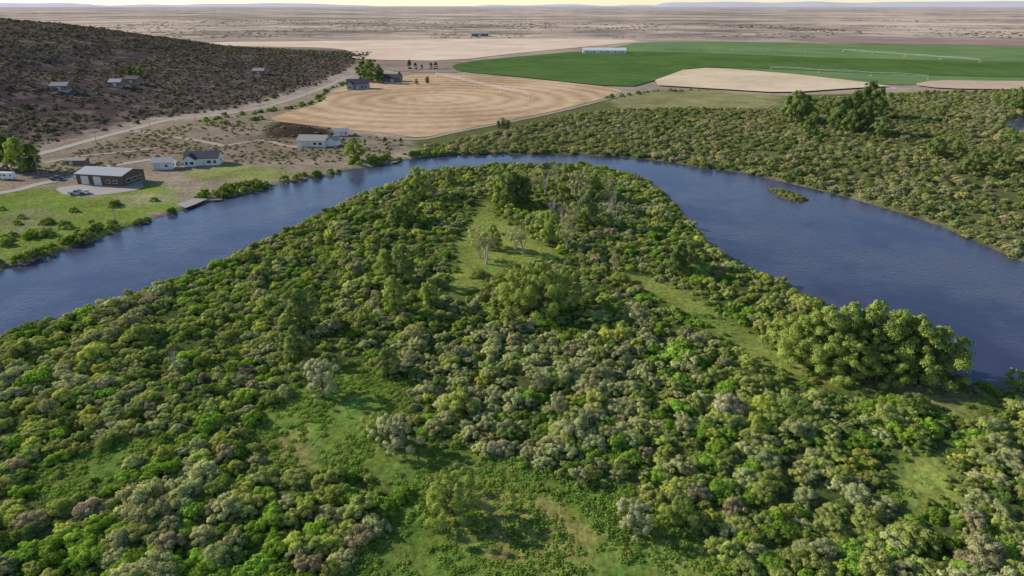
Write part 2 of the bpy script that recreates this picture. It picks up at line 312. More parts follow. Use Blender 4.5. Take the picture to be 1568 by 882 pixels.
def shrub_mesh(name,rad,ht,nl,n,size,asp,lr,up=.6,stems=6,el=1.0):
    C=[];r=[]; ph=random.random()*6.28
    for i in range(nl):
        q=math.sqrt((i+.5)/nl)*rad*.85; a=i*2.4+random.random()*.9; l=random.uniform(*lr); q*=1+.25*math.cos(2*a+ph)+.15*math.cos(3*a)
        zt=ht*(math.sqrt(max(0,1-min(1,q/rad)**2))*.75+.25)*random.uniform(.7,1.1)-l
        C.append((q*math.cos(a)*el,q*math.sin(a)/el,max(zt,l*.3))); r.append(l)
    for i in range(nl//2):
        a=random.random()*6.28; q=rad*random.uniform(.6,1.05); l=random.uniform(*lr)*.75; C.append((q*math.cos(a)*el,q*math.sin(a)/el,l*.6)); r.append(l)
    parts=[]; V,F,lv=leafcloud(C,r,n,size,asp,up); parts.append((V,F,0,lv))
    for i in range(stems):
        c=C[random.randrange(len(C))]; V,F=tube([(c[0]*.15,c[1]*.15,0),(c[0]*.6,c[1]*.6,c[2]*.6),c],[.07,.05,.02],4); parts.append((V,F,1,None))
    return leafobj(name,parts,[M_leaf,M_bark])
def proto_coll(name,meshes):
    c=bpy.data.collections.new(name)
    for i,m in enumerate(meshes): c.objects.link(bpy.data.objects.new(m.name+'_%02d'%i,m))
    return c
willows=[shrub_mesh('a_willow_shrub',2.5,random.uniform(2.4,3.1),random.randint(22,34),4800,.28,.42,(.38,.75),.9,el=random.uniform(.8,1.25)) for _ in range(8)]
broad=[shrub_mesh('b_broadleaf_shrub',2.5,random.uniform(2.1,2.6),random.randint(16,22),4200,.28,.7,(.5,.9),.2,el=random.uniform(.85,1.2)) for _ in range(3)]
sage=[shrub_mesh('sagebrush',1.0,1.0,8,500,.3,.5,(.25,.45),.6,2) for _ in range(3)]
herb=[shrub_mesh('herb_tuft',.8,.45,9,420,.2,.5,(.14,.26),.5,0) for _ in range(3)]
C_shrub=proto_coll('shrub_variants',willows+broad); NW=8; NA=11
C_sage=proto_coll('sagebrush_variants',sage); C_herb=proto_coll('herb_variants',herb)
def scatter(name,XY,zs,scale,idx,tint,coll,dz=0):
    n=len(XY); me=bpy.data.meshes.new(name); me.vertices.add(n)
    me.vertices.foreach_set('co',np.column_stack([XY,zs+dz]).astype(np.float32).ravel())
    def at(nm,t,d,f): a=me.attributes.new(nm,t,'POINT'); a.data.foreach_set(f,d)
    at('scl','FLOAT_VECTOR',np.asarray(scale,np.float32).ravel(),'vector')
    rot=np.zeros((n,3),np.float32); rot[:,2]=R.random(n)*6.283; rot[:,0]=R.normal(size=n)*.07; rot[:,1]=R.normal(size=n)*.07
    at('rot','FLOAT_VECTOR',rot.ravel(),'vector'); at('idx','INT',np.asarray(idx,np.int32),'value')
    at('tint','FLOAT_COLOR',np.column_stack([tint,np.ones(n)]).astype(np.float32).ravel(),'color')
    o=link(bpy.data.objects.new(name,me)); ng=bpy.data.node_groups.new(name,'GeometryNodeTree')
    ng.interface.new_socket('Geometry',in_out='INPUT',socket_type='NodeSocketGeometry'); ng.interface.new_socket('Geometry',in_out='OUTPUT',socket_type='NodeSocketGeometry')
    gi=ng.nodes.new('NodeGroupInput'); go=ng.nodes.new('NodeGroupOutput'); ip=ng.nodes.new('GeometryNodeInstanceOnPoints'); ci=ng.nodes.new('GeometryNodeCollectionInfo')
    ci.inputs['Collection'].default_value=coll; ci.inputs['Separate Children'].default_value=True; ci.inputs['Reset Children'].default_value=True
    L=ng.links.new; L(gi.outputs[0],ip.inputs['Points']); L(ci.outputs[0],ip.inputs['Instance']); ip.inputs['Pick Instance'].default_value=True
    def na(nm,t):
        x=ng.nodes.new('GeometryNodeInputNamedAttribute'); x.data_type=t; x.inputs['Name'].default_value=nm; return x.outputs['Attribute']
    L(na('idx','INT'),ip.inputs['Instance Index']); L(na('rot','FLOAT_VECTOR'),ip.inputs['Rotation']); L(na('scl','FLOAT_VECTOR'),ip.inputs['Scale'])
    L(ip.outputs[0],go.inputs[0]); md=o.modifiers.new('instances','NODES'); md.node_group=ng; return o
def jgrid(x0,x1,y0,y1,s,j=.42):
    gx,gy=np.meshgrid(np.arange(x0,x1,s),np.arange(y0,y1,s)); gx=gx+(np.arange(gx.shape[0])%2)[:,None]*s*.5
    Q=np.stack([gx.ravel(),gy.ravel()],1); return Q+R.uniform(-j,j,Q.shape)*s
OL=np.array((.42,.48,.14)); SI=np.array((.50,.52,.25)); GR=np.array((.28,.44,.065)); DK=np.array((.20,.29,.075)); BR=np.array((.48,.41,.26)); YE=np.array((.52,.56,.12))
# --- island shrubs
Q=jgrid(-215,215,35,345,2.8); sdI=sdist(Q,island_poly); Q=Q[sdI>.8]; sdI=sdist(Q,island_poly)
cl=np.maximum.reduce([sdist(Q,q) for q in list(clear_low)+clear_gr]); n1=nz(Q,.05,1); n2=nz(Q,.14,7); n3=nz(Q,.09,21)
dens=.93+.25*n1+.3*n2; dens=np.where(n3>.5,.3,dens); dens=np.where(cl>-1.2+n2*3,0.0,dens); dens=np.where((cl>2)&(R.random(len(Q))<.012),1,dens)
dens=np.where(sdI<5,1.,dens); k=R.random(len(Q))<dens
Q=Q[k]; n1=n1[k]; n2=n2[k]; cl=cl[k]; sdI=sdI[k]; n=len(Q)
sz=np.clip(.44+.26*R.random(n)+.40*np.clip(n2,-.25,1)+.55*(R.random(n)<.12)*R.random(n)+np.clip((150-Q[:,1])/90,0,1)*.2,.3,1.4)
sz*=np.clip(.65+sdI*.05,.6,1)*np.where(cl>-6,.88,1)
silver=SP([(600,520),(800,485),(1060,520),(1090,640),(980,710),(740,710),(620,660)],2); vivid=SP([(40,720),(250,690),(400,720),(440,882),(440,950),(20,950)],2)
sI=sdist(Q,silver); sv=sdist(Q,vivid)
T=np.zeros((n,3)); u=R.random(n); ps=np.clip(.26+.6*n1+.5*(sI>0),0.05,.9); pg=np.clip(.24+.4*(sv>0)-.4*n1-.12*(sI>0),.03,.65)
T[:]=OL; T[u<ps]=SI; T[u>1-pg]=GR; v=R.random(n); T[(v<.04)]=BR; T[(v>.92)]=YE; T[(v>.86)&(v<.92)]=DK
T*=R.uniform(.72,1.18,(n,1)); T*=1+R.normal(size=(n,3))*.03
idx=np.where(u>1-pg,NW+R.integers(0,3,n),R.integers(0,NW,n))
sc3=np.column_stack([sz*R.uniform(.85,1.25,n),sz*R.uniform(.85,1.25,n),sz*R.uniform(.7,1.15,n)])
scatter('island_willow_thicket',Q,Hf(Q),sc3,idx,T,C_shrub,-.1); print('island',n)
Q=jgrid(-190,190,38,240,2.1); Q=Q[sdist(Q,island_poly)>1]; cl=np.maximum.reduce([sdist(Q,q) for q in list(clear_low)+clear_gr]); k=(cl<0)&(R.random(len(Q))<.5)|(cl>-1.5)&(cl<1.5)&(R.random(len(Q))<.4); Q=Q[k]; n=len(Q)
T=np.where((R.random(n)<.5)[:,None],GR,OL)*R.uniform(.7,1.1,(n,1)); s=R.uniform(.14,.4,n)
scatter('understory_shrubs',Q,Hf(Q),np.column_stack([s,s,s*R.uniform(.7,1.2,n)]),R.integers(0,NA,n),T,C_shrub,-.05)
# --- herbs in the clearing
Q=jgrid(-90,70,45,150,.85); k=np.maximum.reduce([sdist(Q,q) for q in clear_low]); k2=np.maximum.reduce([sdist(Q,q) for q in clear_gr]); a=nz(Q,.12,4); a2=nz(Q,.5,2)
Q=Q[((k>-2)&(a+a2*.7>-.18))|((k2>0)&(a+a2>.35))]; n=len(Q); s=R.uniform(.4,1.0,n)
T=np.array((.28,.42,.08))*R.uniform(.75,1.2,(n,1)); T[R.random(n)<.15]=(.42,.46,.12)
scatter('meadow_herbs',Q,Hf(Q),np.column_stack([s,s,s*R.uniform(.5,1.1,n)]),R.integers(0,3,n),T,C_herb,-.05)
# --- far bank thicket
far_poly=SP([(652,241),(645,228),(700,215),(790,196),(870,176),(950,168),(1060,166),(1190,168),(1260,150),(1400,146),(1568,142),(2200,142)])+[(520,300),(360,60),(262,62)]+SP(outer,0)[::-1][:18]
Q=jgrid(-90,620,120,640,3.7); sd=sdist(Q,far_poly); k=(sd>.3)&(sdist(Q,pond)<-1)&(sdist(Q,river)<-.6); Q=Q[k]; sd=-sdist(Q,river)
n1=nz(Q,.022,1); n2=nz(Q,.09,7); k=(R.random(len(Q))<.86+.45*n1+.6*n2)|(sd<6); Q=Q[k]; n1=n1[k]; n2=n2[k]; n=len(Q)
u=R.random(n); T=np.zeros((n,3)); T[:]=(.36,.385,.15); T[u<.3+.6*n1[:]]=(.45,.44,.24); T[u>.75+.3*n1]=(.23,.31,.085); T[R.random(n)<.07]=BR; T[R.random(n)<.12]=(.52,.49,.19); T*=R.uniform(.75,1.15,(n,1))
s=np.clip(.50+.28*R.random(n)+.25*np.clip(n2,-.2,1)+.4*(R.random(n)<.08),.3,1.25); scatter('riverbank_willow_thicket',Q,Hf(Q),np.column_stack([s*1.1,s*1.1,s*.9]),R.integers(0,NA,n),T,C_shrub,-.1); print('far',n)
# --- left bank strips, hedges, islet
def strip(px,w,s,den,world=False):
    c=np.array(catmull(px if world else SP(px),s)); out=[]
    for p in c:
        for _ in range(den): out.append((p[0]+random.uniform(-w,w),p[1]+random.uniform(-w,w)))
    return out
L_=[]
L_+=strip([(-60,420),(0,402),(60,386),(110,370)],4.5,3,2); L_+=strip([(0,378),(30,365),(60,362)],4,3,2); L_+=strip([(110,370),(150,352),(170,346)],3.5,3,2)
L_+=strip([(60,340),(100,345),(130,345)],3,3,1); L_+=strip([(326,298),(360,294),(412,287)],4.5,2.2,3); L_+=strip([(340,290),(400,283)],3,2.5,2)
L_+=strip([(440,276),(500,266),(560,256),(600,248)],2.5,2.5,2); L_+=strip([(545,250),(585,245)],5,2.5,3); L_+=strip([(612,246),(650,239),(690,236)],4.5,2.2,3); L_+=strip([(630,236),(680,228)],5,3,2)
L_+=strip([(185,350),(230,334),(262,324)],1,4,1)
L_+=strip([(310,187),(360,178),(430,168),(480,158),(492,150)],3.5,4,1); L_+=strip([(330,192),(400,183)],4,5,1); L_+=strip([(492,150),(500,140),(530,128)],3,5,1)
L_+=strip([(0,335),(60,330),(120,325),(200,315)],12,7,1); L_+=strip([(930,152),(1000,141),(1080,139)],4,6,1); L_+=strip([(1380,146),(1450,142),(1568,140)],6,5,2)
Q=np.array(L_); Q=Q[sdist(Q,river)<-.3]; n=len(Q); T=np.where((R.random(n)<.5)[:,None],GR,OL)*R.uniform(.65,1.0,(n,1)); s=R.uniform(.4,1.0,n)
scatter('riverside_shrubs',Q,Hf(Q),np.column_stack([s,s,s*1.15]),R.integers(0,NA,n),T,C_shrub,-.1)
Q=jgrid(*[float(v) for v in (min(p[0] for p in islet),max(p[0] for p in islet),min(p[1] for p in islet),max(p[1] for p in islet))],1.6); Q=Q[sdist(Q,islet)>.1]; n=len(Q); s=R.uniform(.2,.42,n); T=np.array((.40,.46,.12))*R.uniform(.7,1.1,(n,1))
scatter('islet_shrubs',Q,Hf(Q),np.column_stack([s,s,s*.6]),R.integers(0,NA,n),T,C_shrub)
# --- sagebrush on hill and dry lots
Q=jgrid(-760,-150,170,1150,4.8); h,d=hill(Q); n1=nz(Q,.03,2); k=(d>2)&(R.random(len(Q))<.6+.6*n1); Q=Q[k]; n=len(Q)
s=R.uniform(.7,1.8,n); T=np.zeros((n,3)); T[:]=(.24,.22,.15); T[R.random(n)<.4]=(.14,.15,.08); T[R.random(n)<.2]=(.36,.31,.23); T*=R.uniform(.7,1.2,(n,1)); s*=1+.5*(R.random(n)<.1)
scatter('hillside_sagebrush',Q,Hf(Q),np.column_stack([s,s,s]),R.integers(0,3,n),T,C_sage,-.05); print('sage',n)
lots=SP([(-200,330),(60,262),(130,222),(250,192),(400,184),(520,198),(610,214),(600,243),(450,262),(345,246),(270,238),(200,250),(60,278)])
Q=jgrid(-330,-40,250,520,3.4); Q=Q[(sdist(Q,lots)>1)]; n1=nz(Q,.05,2); Q=Q[R.random(len(Q))<.5+.9*n1]; n=len(Q); s=R.uniform(.4,1.3,n)
T=np.array((.41,.38,.20))*R.uniform(.6,1.2,(n,1)); scatter('dry_lot_sagebrush',Q,Hf(Q),np.column_stack([s,s,s*.8]),R.integers(0,3,n),T,C_sage,-.05)
# --- sagebrush flats beyond the fields
Q=np.column_stack([R.uniform(-1800,2600,9000),R.uniform(1650,3600,9000)]); Q=Q[np.abs(Q[:,0])<Q[:,1]*.85]; n1=nz(Q,.004,2)+.5*nz(Q,.015,5); Q=Q[n1+R.normal(size=len(Q))*.15>.05]; n=len(Q); s=R.uniform(1.5,3.2,n)
T=np.array((.30,.27,.18))*R.uniform(.7,1.2,(n,1)); scatter('sagebrush_flats',Q,np.full(n,.8),np.column_stack([s*1.6,s*1.6,s*.7]),R.integers(0,3,n),T,C_sage,-.3)
# ---------------------------------------------------------------- trees
ML={ 'live':leafmat('cottonwood_leaves',False,(.36,.44,.11)),'dark':leafmat('dark_leaves',False,(.17,.23,.075)),'silver':leafmat('olive_leaves',False,(.50,.51,.31)),'semi':leafmat('sparse_leaves',False,(.44,.43,.21)),'far':leafmat('far_tree_leaves',False,(.24,.31,.10))}
def branch(parts,p,d,l,r,lev,ends,sides=5):
    pts=[np.array(p,float)]; d=np.array(d,float); rr=[r]
    for i in range(4):
        d=d+np.array([random.gauss(0,.14) for _ in range(3)]); d/=np.linalg.norm(d); pts.append(pts[-1]+d*l/4); rr.append(r*(1-.17*(i+1)))
    V,F=tube(pts,rr,sides); parts.append((V,F,1,None))
    if lev==0: ends.append(pts[-1]); return
    for i in range(4 if lev>1 else 3):
        q=pts[random.choice([2,3,4,4])]; a=random.random()*6.28; s=random.uniform(.3,.65)
        nd=d*.8+np.array([math.cos(a)*s,math.sin(a)*s,random.uniform(.1,.5)]); nd/=np.linalg.norm(nd); branch(parts,q,nd,l*random.uniform(.5,.75),rr[3]*.6,lev-1,ends,4)
    ends.append(pts[-1])
def tree_mesh(name,kind,spread=.42,low=.12,n=15000,nl=52,size=.028):
    parts=[];C=[];r=[]; ph=random.random()*6
    V,F=tube([(0,0,-.02),(.01,0,.2),(.0,.02,.45),(.02,0,.75)],[.03,.022,.016,.006],8); parts.append((V,F,1,None))
    for i in range(nl):
        z=low+(.95-low)*((i+.5)/nl); prof=math.sin(math.pi*min(1,(z-low)/(1-low)*.78+.22))**.8
        a=i*2.4+random.random(); q=spread*prof*random.uniform(.25,1.15)*(1+.3*math.cos(2*a+ph)); l=random.uniform(.04,.12)*(.65+.5*prof)
        c=(q*math.cos(a),q*math.sin(a),min(z+random.uniform(-.04,.04),1.0-l)); C.append(c); r.append(l)
        if i%3==0: V,F=tube([(0,0,max(.05,z*.5)),(c[0]*.5,c[1]*.5,z*.75),c],[.012,.008,.003],4); parts.append((V,F,1,None))
    V,F,lv=leafcloud(C,r,n,size,.6,.3,.95,.5,cen=(0,0,.35)); parts.append((V,F,0,lv))
    return leafobj(name,parts,[ML[kind],M_bark])
def dead_mesh(name,leafy=0):
    parts=[];ends=[]; branch(parts,(0,0,0),(0,0,1),.42,.028,3,ends,6)
    for i in range(3): branch(parts,(0,0,0),(random.uniform(-.3,.3),random.uniform(-.3,.3),1),.36,.018,2,ends)
    m=max(e[2] for e in ends); parts=[(V/m,F,k,l) for V,F,k,l in parts]
    if leafy:
        E=[e/m for e in ends if e[2]>.15]; V,F,lv=leafcloud(E,[.05]*len(E),leafy,.03,.6,.3,1,.8,cen=(0,0,.3)); parts.append((V,F,0,lv))
    return leafobj(name,parts,[ML['semi'],M_dead])
TM={'live':[tree_mesh('cottonwood_tree','live',.36,.08) for _ in range(3)],'dark':[tree_mesh('dark_tree','dark',.34,.1) for _ in range(2)],'silver':[tree_mesh('russian_olive_tree','silver',.6,.08) for _ in range(2)],
 'dead':[dead_mesh('dead_tree') for _ in range(3)],'semi':[dead_mesh('sparse_tree',2400) for _ in range(3)],'wide':[tree_mesh('willow_tree','live',.55,.06,17000,64,.028) for _ in range(3)],'far':[tree_mesh('bank_tree','far',.42,.06) for _ in range(2)]}
NM={'live':'cottonwood_tree','dark':'elm_tree','silver':'russian_olive_tree','dead':'dead_tree','semi':'dying_cottonwood_tree','wide':'willow_tree','far':'cottonwood_tree'}
trees=[(1222,556,482,'wide'),(1258,566,470,'live'),(1292,560,466,'live'),(1325,562,464,'live'),(1358,572,476,'live'),(1392,578,484,'live'),(1425,582,500,'wide'),(1300,585,520,'wide'),(1448,580,525,'wide'),(1340,585,528,'wide'),(1378,566,486,'live'),(1242,560,487,'live'),(1275,575,510,'live'),
(640,305,255,'live'),(662,300,262,'semi'),(690,285,258,'far'),(785,318,260,'dark'),(765,310,266,'live'),(802,314,268,'dark'),(850,290,243,'dead'),(870,305,250,'far'),(890,322,256,'semi'),(912,305,260,'live'),(930,338,292,'dead'),(945,345,300,'dead'),(860,348,300,'dead'),(880,300,258,'dead'),(835,300,255,'dead'),(820,305,262,'semi'),(925,310,268,'semi'),(905,335,285,'dead'),(938,320,280,'dead'),(845,330,290,'dead'),(840,375,322,'live'),(802,392,345,'semi'),(745,405,352,'semi'),(790,388,350,'semi'),(755,380,342,'live'),(735,395,362,'semi'),(868,385,340,'semi'),
(900,345,290,'far'),(875,362,318,'semi'),(605,480,422,'live'),(620,432,372,'far'),(592,425,382,'live'),(825,478,402,'wide'),(795,472,412,'wide'),(862,470,410,'wide'),(1040,420,370,'dark'),(1056,412,368,'far'),(460,505,442,'far'),(452,550,500,'far'),(625,340,296,'far'),(605,345,310,'far'),
(940,415,385,'semi'),(660,470,425,'live'),(270,570,520,'dead'),(560,500,470,'wide'),(495,605,553,'silver'),(595,572,530,'far'),(605,688,635,'silver'),(585,670,632,'wide'),(780,500,468,'wide'),(1560,600,565,'wide'),
(690,785,722,'wide'),(970,812,770,'silver'),(1035,800,755,'wide'),
(1215,188,138,'far'),(1232,186,144,'far'),(1205,182,146,'dark'),(1238,208,174,'far'),(1282,200,150,'dark'),(1305,188,140,'dark'),(1326,180,122,'dark'),(1342,182,134,'far'),(1320,205,156,'dark'),(1348,212,178,'far'),(1300,205,168,'far'),(1292,185,150,'dark'),(1262,178,156,'far'),(1554,168,132,'far'),(1568,170,134,'dark'),(1540,164,142,'far'),(1430,242,210,'far'),(1440,238,216,'far'),(1485,268,232,'far'),(1505,264,228,'far'),(1465,236,210,'far'),(1475,262,240,'far'),(1520,250,222,'far'),(1535,256,232,'far'),(1440,180,160,'far'),(1185,262,240,'far'),
(12,258,205,'dark'),(34,264,210,'live'),(52,262,218,'dark'),(-15,258,208,'live'),(558,124,92,'dark'),(568,126,90,'far'),(580,128,100,'dark'),(543,246,210,'live'),(770,195,180,'far'),(778,195,183,'far'),(763,196,184,'dark'),(655,129,117,'dark'),(638,130,120,'far'),(612,124,110,'dark'),(480,90,80,'far'),(220,140,128,'far'),(205,140,126,'dark'),(1222,170,150,'far')]
for u,vb,vt,k in trees:
    x,y=S(u,vb); h=height_at(u,vb,vt); me=random.choice(TM[k]); o=link(bpy.data.objects.new(NM[k],me)); z=H1(x,y)
    if z>4: h=8
    o.location=(x,y,z-.05); s=h/1.0; o.scale=(s*random.uniform(.85,1.15),s*random.uniform(.85,1.15),s); o.rotation_euler=(0,0,random.random()*6.28)
wb=strip([(627,106),(648,106),(668,106)],1.5,7,1)+strip([(508,214),(560,222),(612,222)],1.5,9,1); n=len(wb)
C_wb=proto_coll('windbreak_variants',[shrub_mesh('poplar',1.6,6.5,18,2200,.5,.6,(.7,1.0),.5,1) for _ in range(2)])
Q=np.array(wb); s=R.uniform(.5,1.0,n)*np.where(Q[:,1]>700,1.5,.6); scatter('windbreak_trees',Q,Hf(Q),np.column_stack([s,s,s*1.1]),R.integers(0,2,n),np.tile((.15,.21,.09),(n,1)),C_wb)
# ---------------------------------------------------------------- buildings
M_white=simple('white_siding',(.78,.77,.74),.6,.05,2); M_brown=simple('brown_metal_siding',(.10,.065,.05),.5,.1,2); M_grey=simple('grey_metal_roof',(.42,.40,.41),.45,.06,1); M_navy=simple('dark_shingle',(.045,.045,.075),.8,.2,4)
M_tan=simple('tan_shingle',(.36,.32,.28),.85,.15,4); M_glass=simple('window_glass',(.03,.04,.06),.1,.1,1); M_trim=simple('trim_white',(.8,.8,.78),.5,.03,1); M_blue=simple('grey_siding',(.30,.30,.32),.7,.1,2); M_wood=simple('weathered_wood',(.25,.18,.13),.85,.25,4); M_conc=simple('foundation_concrete',(.4,.39,.37),.9,.1,2); M_door=simple('garage_door',(.62,.60,.57),.5,.05,1)
def box(x0,x1,y0,y1,z0,z1):
    V=np.array([(x,y,z) for z in (z0,z1) for x,y in ((x0,y0),(x1,y0),(x1,y1),(x0,y1))],float)
    return V,[[0,3,2,1],[4,5,6,7],[0,1,5,4],[1,2,6,5],[2,3,7,6],[3,0,4,7]]
def part(parent,name,boxes,mat):
    V=[];F=[];o=0
    for b in boxes:
        v,f=b; V+=[tuple(p) for p in v]; F+=[[i+o for i in q] for q in f]; o+=len(v)
    me=bpy.data.meshes.new(name); me.from_pydata(V,[],F); me.materials.append(mat); me.update(); return link(bpy.data.objects.new(name,me),parent)
def gable(x0,x1,y0,y1,z0,h,rh,along='x'):
    if along=='x':
        ym=(y0+y1)/2; V=[(x0,y0,z0),(x1,y0,z0),(x1,y1,z0),(x0,y1,z0),(x0,y0,h),(x1,y0,h),(x1,y1,h),(x0,y1,h),(x0,ym,h+rh),(x1,ym,h+rh)]
        return V,[[0,1,5,4],[2,3,7,6],[3,0,4,8,7],[1,2,6,9,5],[4,5,9,8],[7,8,9,6]]
    v,f=gable(y0,y1,x0,x1,z0,h,rh); return [(b,a,c) for a,b,c in v],[q[::-1] for q in f]
def roofslabs(x0,x1,y0,y1,h,rh,ov,th,along='x'):
    ym=(y0+y1)/2; sl=rh/((y1-y0)/2); ze=h-ov*sl+.03; zt=h+rh+.03; a,b=x0-ov,x1+ov
    out=[]
    for ye,s in ((y0-ov,1),(y1+ov,-1)):
        V=[(a,ye,ze),(b,ye,ze),(b,ym,zt),(a,ym,zt),(a,ye,ze+th),(b,ye,ze+th),(b,ym,zt+th),(a,ym,zt+th)]; out.append((V,[[0,3,2,1],[4,5,6,7],[0,1,5,4],[1,2,6,5],[2,3,7,6],[3,0,4,7]]))
    if along=='y': out=[([(q,p,z) for p,q,z in V],F) for V,F in out]
    return out
def house(name,u,v,rot,w,d,h,rh,wall,roof,front=(),wins=(),wings=(),chim=False,side=()):
    x,y=S(u,v); e=link(bpy.data.objects.new(name,None)); e.location=(x,y,H1(x,y)); e.rotation_euler=(0,0,math.radians(rot))
    part(e,'foundation',[box(-w/2-.1,w/2+.1,-d/2-.1,d/2+.1,-1.5,.25)],M_conc)
    gs=[gable(-w/2,w/2,-d/2,d/2,.25,h,rh)]; rs=roofslabs(-w/2,w/2,-d/2,d/2,h,rh,.5,.18)
    for (wx0,wx1,wy0,wy1,wh,wrh) in wings:
        gs.append(gable(wx0,wx1,wy0,wy1,.25,wh,wrh,'y')); rs+=roofslabs(wy0,wy1,wx0,wx1,wh,wrh,.4,.16,'y')
    part(e,'walls',gs,wall); part(e,'roof',rs,roof)
    wb=[];tb=[]
    for (cx,cz,ww,hh,yy) in wins:
        wb.append(box(cx-ww/2,cx+ww/2,yy-.06,yy+.05,cz,cz+hh)); tb.append(box(cx-ww/2-.12,cx+ww/2+.12,yy-.04,yy+.04,cz-.12,cz+hh+.12))
    for (cy,cz,ww,hh,s) in side:
        X=s*w/2; wb.append(box(X-.06,X+.06,cy-ww/2,cy+ww/2,cz,cz+hh)); tb.append(box(X-.04,X+.04,cy-ww/2-.12,cy+ww/2+.12,cz-.12,cz+hh+.12))
    if wb: part(e,'window_frames',tb,M_trim); part(e,'windows',wb,M_glass)
    if front: part(e,'doors',[box(cx-ww/2,cx+ww/2,yy-.07,yy+.05,.25,.25+hh) for cx,ww,hh,yy in front],M_door)
    if chim: part(e,'chimney',[box(w*.2,w*.2+.9,.4,1.3,h,h+rh+1.0)],M_conc)
    return e
house('metal_workshop',172,279,-12,22,13,4.6,1.6,M_brown,M_grey,[(-7,3.6,3.6,-6.5),(-1,3.6,3.6,-6.5)],[(4,1.4,1.6,1.2,-6.5),(7.5,1.4,1.6,1.2,-6.5)],side=[(-3,1.4,2.4,1.4,1),(0.5,1.4,2.4,1.4,1),(4,1.4,1.6,1.4,1)])
house('white_garage',252,258,8,8.5,7,3.4,1.6,M_white,M_grey,[(-1.8,2.8,2.5,-3.5)],[(2.2,1.4,1.1,1,-3.5)],side=[(0,1.4,1.2,1,1)])
house('farmhouse',314,251,6,15,9,3.6,2.4,M_white,M_navy,[(1.2,1.1,2.1,-4.5)],[(-3.5,1.2,1.6,1.3,-7),(-5.8,1.2,1,1.3,-7),(3.4,1.2,1.8,1.3,-4.5),(6,1.2,1.2,1.3,-4.5)],wings=[(-7.2,-2,-7,0,3.5,1.9)],chim=True,side=[(0,1.3,1.6,1.3,1)])
house('ranch_house',482,223,-6,15,9.5,3.4,2.2,M_white,M_tan,[(-4.4,2.6,2.3,-4.75),(-1.3,2.6,2.3,-4.75)],[(2,1.3,1.6,1.2,-4.75),(5,1.3,1.8,1.2,-4.75)],wings=[(7.6,13,-3,3.5,3.1,1.5)],side=[(0,1.3,1.4,1.2,-1)])
house('grey_farmhouse',549,136,5,19,12,5,3.4,M_blue,M_navy,[(0,1.6,2.3,-6)],[(-6,1.4,2,1.6,-9),(-1.8,1.4,1,1.6,-6),(4,1.4,2,1.6,-6),(7,1.4,2,1.6,-6)],wings=[(-8.5,-3.5,-9,0,4.6,2.4)],chim=True)
house('brown_farmhouse',600,125,-5,19,11,4,3,M_wood,M_navy,[(2,3.2,2.6,-5.5)],[(-5,1.4,2,1.4,-5.5),(-8,1.4,1.6,1.4,-5.5)])
house('white_shed',524,208,10,7,5,2.8,1.3,M_white,M_grey,[(0,1.6,2,-2.5)],[(2.2,1.2,.9,.9,-2.5)])
house('storage_shed',120,252,0,9,4,2.4,.8,M_wood,M_tan,[(-2,1.6,2,-2)])
house('long_dairy_shed',925,82,-3,66,14,5,3.4,M_white,M_white,[(i*11.,6,4,-7) for i in (-2,0,2)],[(i*5.5,2,2.6,1.4,-7) for i in (-5,-3,-1,1,3,5)])
house('far_farm_shed',735,56,0,40,18,7,4,M_wood,M_grey,[(0,6,5,-9)])
def hillhouse(name,u,v,rot,w,d,wall,roof):
    a=u-784.; b=441.-v; dz=-math.sin(PITCH)*1045+b*math.cos(PITCH); dy=math.cos(PITCH)*1045+b*math.sin(PITCH)
    best=None
    for t in np.arange(.25,1.4,.004):
        x,y,z=a*t,dy*t,CH+dz*t
        if z<=H1(x,y): best=(x,y); break
    if not best: best=(a*.6,dy*.6)
    e=house(name,784,300,rot,w,d,3.4,2,wall,roof,[(0,2.4,2.2,-d/2)],[(-w/3,1.3,1.6,1.2,-d/2),(w/3,1.3,1.6,1.2,-d/2)]); e.location=(best[0],best[1],H1(*best)); return e
hillhouse('hillside_cabin',180,133,0,9,7,M_wood,M_grey); hillhouse('hillside_house',95,140,10,11,8,M_wood,M_tan); hillhouse('hillside_house',398,114,0,11,8,M_wood,M_tan); hillhouse('hillside_house',206,128,-10,12,8,M_wood,M_navy)
